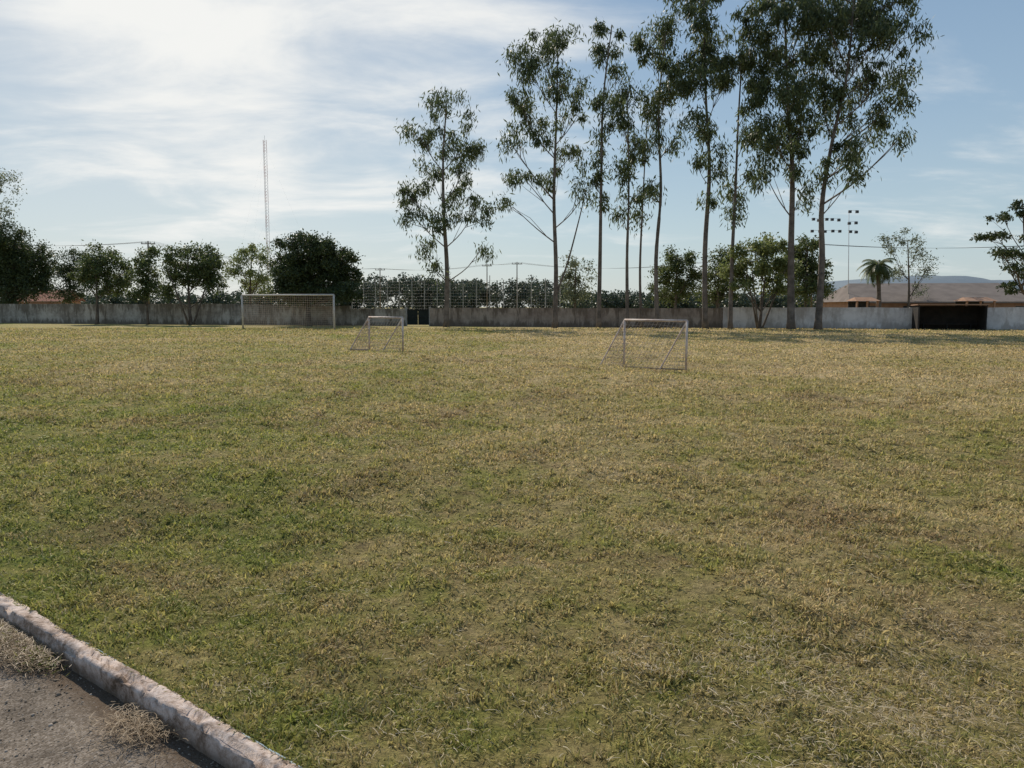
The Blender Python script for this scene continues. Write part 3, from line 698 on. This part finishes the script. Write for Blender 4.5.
# mast
Y = 210; b = at(269.5, 300, Y); b.z = 0; t = at(267.5, 140, Y); Hm = t.z
g = thing('radio_mast', b, 'tall thin lattice radio mast behind the left trees', 'radio mast')
w = .5; cr = [Vector((w, 0, 0)), Vector((-w*.5, w*.87, 0)), Vector((-w*.5, -w*.87, 0))]; nS = 14
for s in range(nS):
    z0 = Hm*s/nS; z1 = Hm*(s+1)/nS; mb = MB(b)
    for k in range(3):
        mb.tube([b+cr[k]+Vector((0, 0, z0)), b+cr[k]+Vector((0, 0, z1))], .05, 4)
        for q in range(4):
            za = z0+(z1-z0)*q/4; zb = z0+(z1-z0)*(q+1)/4
            mb.tube([b+cr[k]+Vector((0, 0, za)), b+cr[(k+1) % 3]+Vector((0, 0, zb))], .025, 3)
    mb.build('lattice_section', M['red' if s % 2 else 'mastwhite'], g)
for zf in (.55, .97):
    for k in range(3):
        a = k*2.094+.5; MB(b).tube([b+Vector((0, 0, Hm*zf)), b+Vector((math.cos(a)*18, math.sin(a)*18, 0))], .004, 3).build('guy_wire', M['cable'], g)
MB(b).tube([b+Vector((0, 0, Hm)), b+Vector((0, 0, Hm+1.2))], .03, 6).build('antenna', M['steel'], g)

# floodlights
def flood(pxc, rows, npx, label, Y=92):
    b = at(pxc, 300, Y); b.z = 0; t = at(pxc, rows[0]-1, Y)
    g = thing('floodlight_pole', b, label, 'floodlight', 'floodlight poles beyond the white wall')
    MB(b).tube([b, t], [.05, .03], 10).build('pole', M['mastwhite'], g, True)
    for yy in rows:
        z = at(pxc, yy, Y).z; cx = b.x; wd = (npx-1)*.78
        MB(b).box((cx, Y-.1, z+.18), (wd+.3, .03, .03)).build('crossarm', M['mastwhite'], g)
        for k in range(npx):
            x = cx-wd/2+k*.78+random.uniform(-.12, .12); zz = z+random.uniform(-.08, .08)
            l = MB(b).box((x, Y-.27, zz), (.32, .24, .3)).build('lamp', M['lampgrey'], g)
            MB(b).poly([(x-.13, Y-.393, zz-.12), (x+.13, Y-.393, zz-.12), (x+.13, Y-.393, zz+.12), (x-.13, Y-.393, zz+.12)]).build('lens', M['glass'], l)
flood(822, (220, 232), 5, 'wider floodlight rack with two rows of lamps behind the rightmost trunk')
flood(849, (212, 223, 232), 2, 'narrow floodlight rack right of the rightmost eucalyptus trunk')

# ---------------- buildings ----------------
def house(name, label, c, ln, dp, hw, hr, wm, rm, openings, ax=(1, 0, 0), over=.5, hip=0.0, fm='ochre'):
    ax = Vector(ax).normalized(); ny = Vector((-ax.y, ax.x, 0)); c = Vector(c)
    g = thing(name, c, label, 'building')
    MB(c).box((c.x, c.y, hw/2), (ln, dp, hw), ax).build('wall', M[wm], g)
    mb = MB(c)
    a = ln/2+over; d = dp/2+over; P = lambda u, v, z: c+ax*u+ny*v+Vector((0, 0, z))
    rr = [P(-a, -d, hw+.01), P(a, -d, hw+.01), P(a, d, hw+.01), P(-a, d, hw+.01), P(-a+hip, 0, hw+hr), P(a-hip, 0, hw+hr)]
    i = [mb.addv(p) for p in rr]
    mb.f += [(i[0], i[1], i[5], i[4]), (i[2], i[3], i[4], i[5]), (i[1], i[2], i[5]), (i[3], i[0], i[4]), (i[3], i[2], i[1], i[0])]
    mb.build('roof', M[rm], g)
    mb = MB(c)
    q = P(0, -d-.03, hw-.08); mb.box(q, (2*a, .05, .18), ax); mb.build('fascia', M[fm], g)
    for (u, w_, z0, z1, kind) in openings:
        q = P(u, -dp/2-.02, (z0+z1)/2); f = MB(c).box(q, (w_+.16, .05, z1-z0+.16), ax).build(kind, M['ochre'], g)
        q = P(u, -dp/2-.05, (z0+z1)/2); MB(c).box(q, (w_, .04, z1-z0), ax).build('pane', M['glass'], f)
    return g, P
c = at(48, 300, 110); c.z = 0
house('house', 'small house with red tiled roof behind the left wall', c, 6.5, 5, 2.5, 1.6, 'salmon', 'redtile', [(-2, 1, 1, 2, 'window'), (1.5, 1, 1, 2, 'window')])
c = at(922, 300, 95); c.z = 0
g, P = house('warehouse', 'long low building with brown roof behind the right wall', c, 20.5, 14, 2.3, 2.3, 'ochre', 'browntile', [(-8, 1.4, 1.0, 1.8, 'window'), (-4, 1.4, 1.0, 1.8, 'window'), (1, 1.4, 1.0, 1.8, 'window'), (8, 1.4, 1.0, 1.8, 'window')], ax=(1, -.12, 0), over=.6, hip=2.2, fm='browntile')
def porch(pxa, w_, label):
    q = at(pxa, 300, 80); q.z = 0
    g = thing('porch', q, label, 'porch', 'porches before the long brown roofed building')
    mb = MB(q)
    lo = [mb.addv((q.x+sx*w_/2, q.y+sy*1.3, 2.32)) for sx, sy in ((-1, -1), (1, -1), (1, 1), (-1, 1))]
    hi = [mb.addv((q.x+sx*(w_/2-.35), q.y, 2.7)) for sx in (-1, 1)]
    mb.f += [tuple(reversed(lo)), (lo[0], lo[1], hi[1], hi[0]), (lo[2], lo[3], hi[0], hi[1]), (lo[1], lo[2], hi[1]), (lo[3], lo[0], hi[0])]
    mb.build('roof', M['ochre'], g)
    for dx in (-w_/2+.2, 0, w_/2-.2): MB(q).box((q.x+dx, q.y-1.0, 1.155), (.16, .16, 2.3)).build('pillar', M['ochre'], g)
    MB(q).box((q.x, q.y+.95, 1.15), (w_-.3, .1, 2.28)).build('back_panel', M['black'], g)
porch(863, 2.5, 'low roofed porch with slim pillars left of the palm'); porch(975, 3.2, 'low orange brown roofed porch above the dark dugout')
c = at(1030, 300, 100); c.z = 0
house('shed', 'pale gabled shed at the right edge behind the wall', c, 8, 6, 2.3, 1.4, 'greywall', 'browntile', [(-2, 1.2, 1, 2, 'window')], ax=(1, -.1, 0))

# hill
xs = np.linspace(180, 1200, 90); ys = np.linspace(640, 1000, 14); XX, YY = np.meshgrid(xs, ys, indexing='ij')
hx = np.interp(XX, [180, 290, 330, 370, 400, 430, 480, 560, 800, 1200], [0, 8, 20, 29, 32, 31, 28, 27, 26, 10])+1.2*np.sin(XX*.06)+.8*np.sin(XX*.17)
ZZ = hx*np.sin(np.clip((YY-640)/160, 0, 1)*np.pi/2)*1.12-1.5
V = np.stack([XX, YY, ZZ], -1).reshape(-1, 3); n, m = XX.shape; idx = np.arange(n*m).reshape(n, m)
Q = np.stack([idx[:-1, :-1], idx[1:, :-1], idx[1:, 1:], idx[:-1, 1:]], -1).reshape(-1, 4)
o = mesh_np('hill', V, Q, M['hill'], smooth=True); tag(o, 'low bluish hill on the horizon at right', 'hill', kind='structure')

# ---------------- light & sky ----------------
AZ, EL = -22.0, 40.0
sun = bpy.data.lights.new('sun', 'SUN'); sun.energy = 4.5; sun.angle = R(.6); sun.color = (1, .91, .77)
so = bpy.data.objects.new('sun', sun); C.objects.link(so)
dirv = Vector((math.sin(R(AZ))*math.cos(R(EL)), math.cos(R(AZ))*math.cos(R(EL)), math.sin(R(EL))))
so.rotation_euler = dirv.to_track_quat('Z', 'Y').to_euler()
w = bpy.data.worlds.new('World'); S.world = w; w.use_nodes = True; nt = w.node_tree; nt.nodes.clear()
out = nt.nodes.new('ShaderNodeOutputWorld'); bg = nt.nodes.new('ShaderNodeBackground'); nt.links.new(bg.outputs[0], out.inputs[0])
sky = nt.nodes.new('ShaderNodeTexSky'); sky.sky_type = 'NISHITA'; sky.sun_disc = False
sky.sun_elevation = R(EL); sky.sun_rotation = R(AZ % 360); sky.air_density = 1.2; sky.dust_density = .6; sky.ozone_density = 2.0
tc = nt.nodes.new('ShaderNodeTexCoord').outputs['Generated']
sep = nt.nodes.new('ShaderNodeSeparateXYZ'); nt.links.new(tc, sep.inputs[0])
zc = mathn(nt, 'ADD', mathn(nt, 'MAXIMUM', sep.outputs[2], 0.0), 0.16)
cmb = nt.nodes.new('ShaderNodeCombineXYZ')
nt.links.new(mathn(nt, 'DIVIDE', sep.outputs[0], zc), cmb.inputs[0]); nt.links.new(mathn(nt, 'DIVIDE', sep.outputs[1], zc), cmb.inputs[1])
mp = nt.nodes.new('ShaderNodeMapping'); mp.inputs['Rotation'].default_value = (0, 0, R(22)); mp.inputs['Scale'].default_value = (.85, 1.35, 1); mp.inputs['Location'].default_value = (.4, .2, 0)
nt.links.new(cmb.outputs[0], mp.inputs[0])
c1 = noise(nt, mp.outputs[0], 1.5, 7, .57, .45); c2 = noise(nt, mp.outputs[0], .6, 3, .5, .4)
c3 = noise(nt, mp.outputs[0], 8, 5, .6, .5)
def blob(px, py, w0):
    d = Vector(ray(px, py)).normalized()
    vd = nt.nodes.new('ShaderNodeVectorMath'); vd.operation = 'DISTANCE'; nt.links.new(tc, vd.inputs[0]); vd.inputs[1].default_value = d
    return maprange(nt, vd.outputs['Value'], w0, 0.0, 0.0, 1.0, True)
bl = mathn(nt, 'MAXIMUM', blob(180, 60, .36), mathn(nt, 'MULTIPLY', blob(400, 40, .34), .85))
bl = mathn(nt, 'MAXIMUM', bl, mathn(nt, 'MULTIPLY', blob(240, 160, .17), .95))
bl = mathn(nt, 'MAXIMUM', bl, mathn(nt, 'MULTIPLY', blob(985, 85, .2), .25))
s = mathn(nt, 'ADD', mathn(nt, 'MULTIPLY', c1, .68), mathn(nt, 'MULTIPLY', c2, .24))
s = mathn(nt, 'ADD', s, mathn(nt, 'MULTIPLY', c3, .08))
s = mathn(nt, 'ADD', s, mathn(nt, 'MULTIPLY', bl, .21))
cf = maprange(nt, s, .52, .77, 0.0, .96, True)
grad = ramp(nt, sep.outputs[2], [(0.0, (.61, .73, .79)), (.10, (.52, .67, .77)), (.22, (.38, .54, .70)), (.36, (.28, .43, .62)), (1.0, (.12, .25, .5))])
sc = nt.nodes.new('ShaderNodeVectorMath'); sc.operation = 'SCALE'; sc.inputs['Scale'].default_value = 10.5; nt.links.new(grad, sc.inputs[0])
bgc = mix(nt, .72, sky.outputs[0], sc.outputs[0])
glow = mathn(nt, 'MULTIPLY', blob(150, 40, .62), .42)
bgc = mix(nt, glow, bgc, (9.2, 9.3, 9.1))
colr = mix(nt, cf, bgc, (10.8, 10.8, 10.5))
nt.links.new(colr, bg.inputs['Color']); bg.inputs['Strength'].default_value = .085

cam = bpy.data.cameras.new('camera'); cam.sensor_width = 36; cam.lens = F/1024*36; cam.clip_end = 6000; cam.clip_start = .05
co = bpy.data.objects.new('camera', cam); C.objects.link(co); co.location = (0, 0, H); co.rotation_euler = (math.pi/2-PITCH, 0, 0)
S.camera = co
S.view_settings.view_transform = 'Standard'; S.view_settings.look = 'None'; S.view_settings.exposure = 0; S.view_settings.gamma = 1
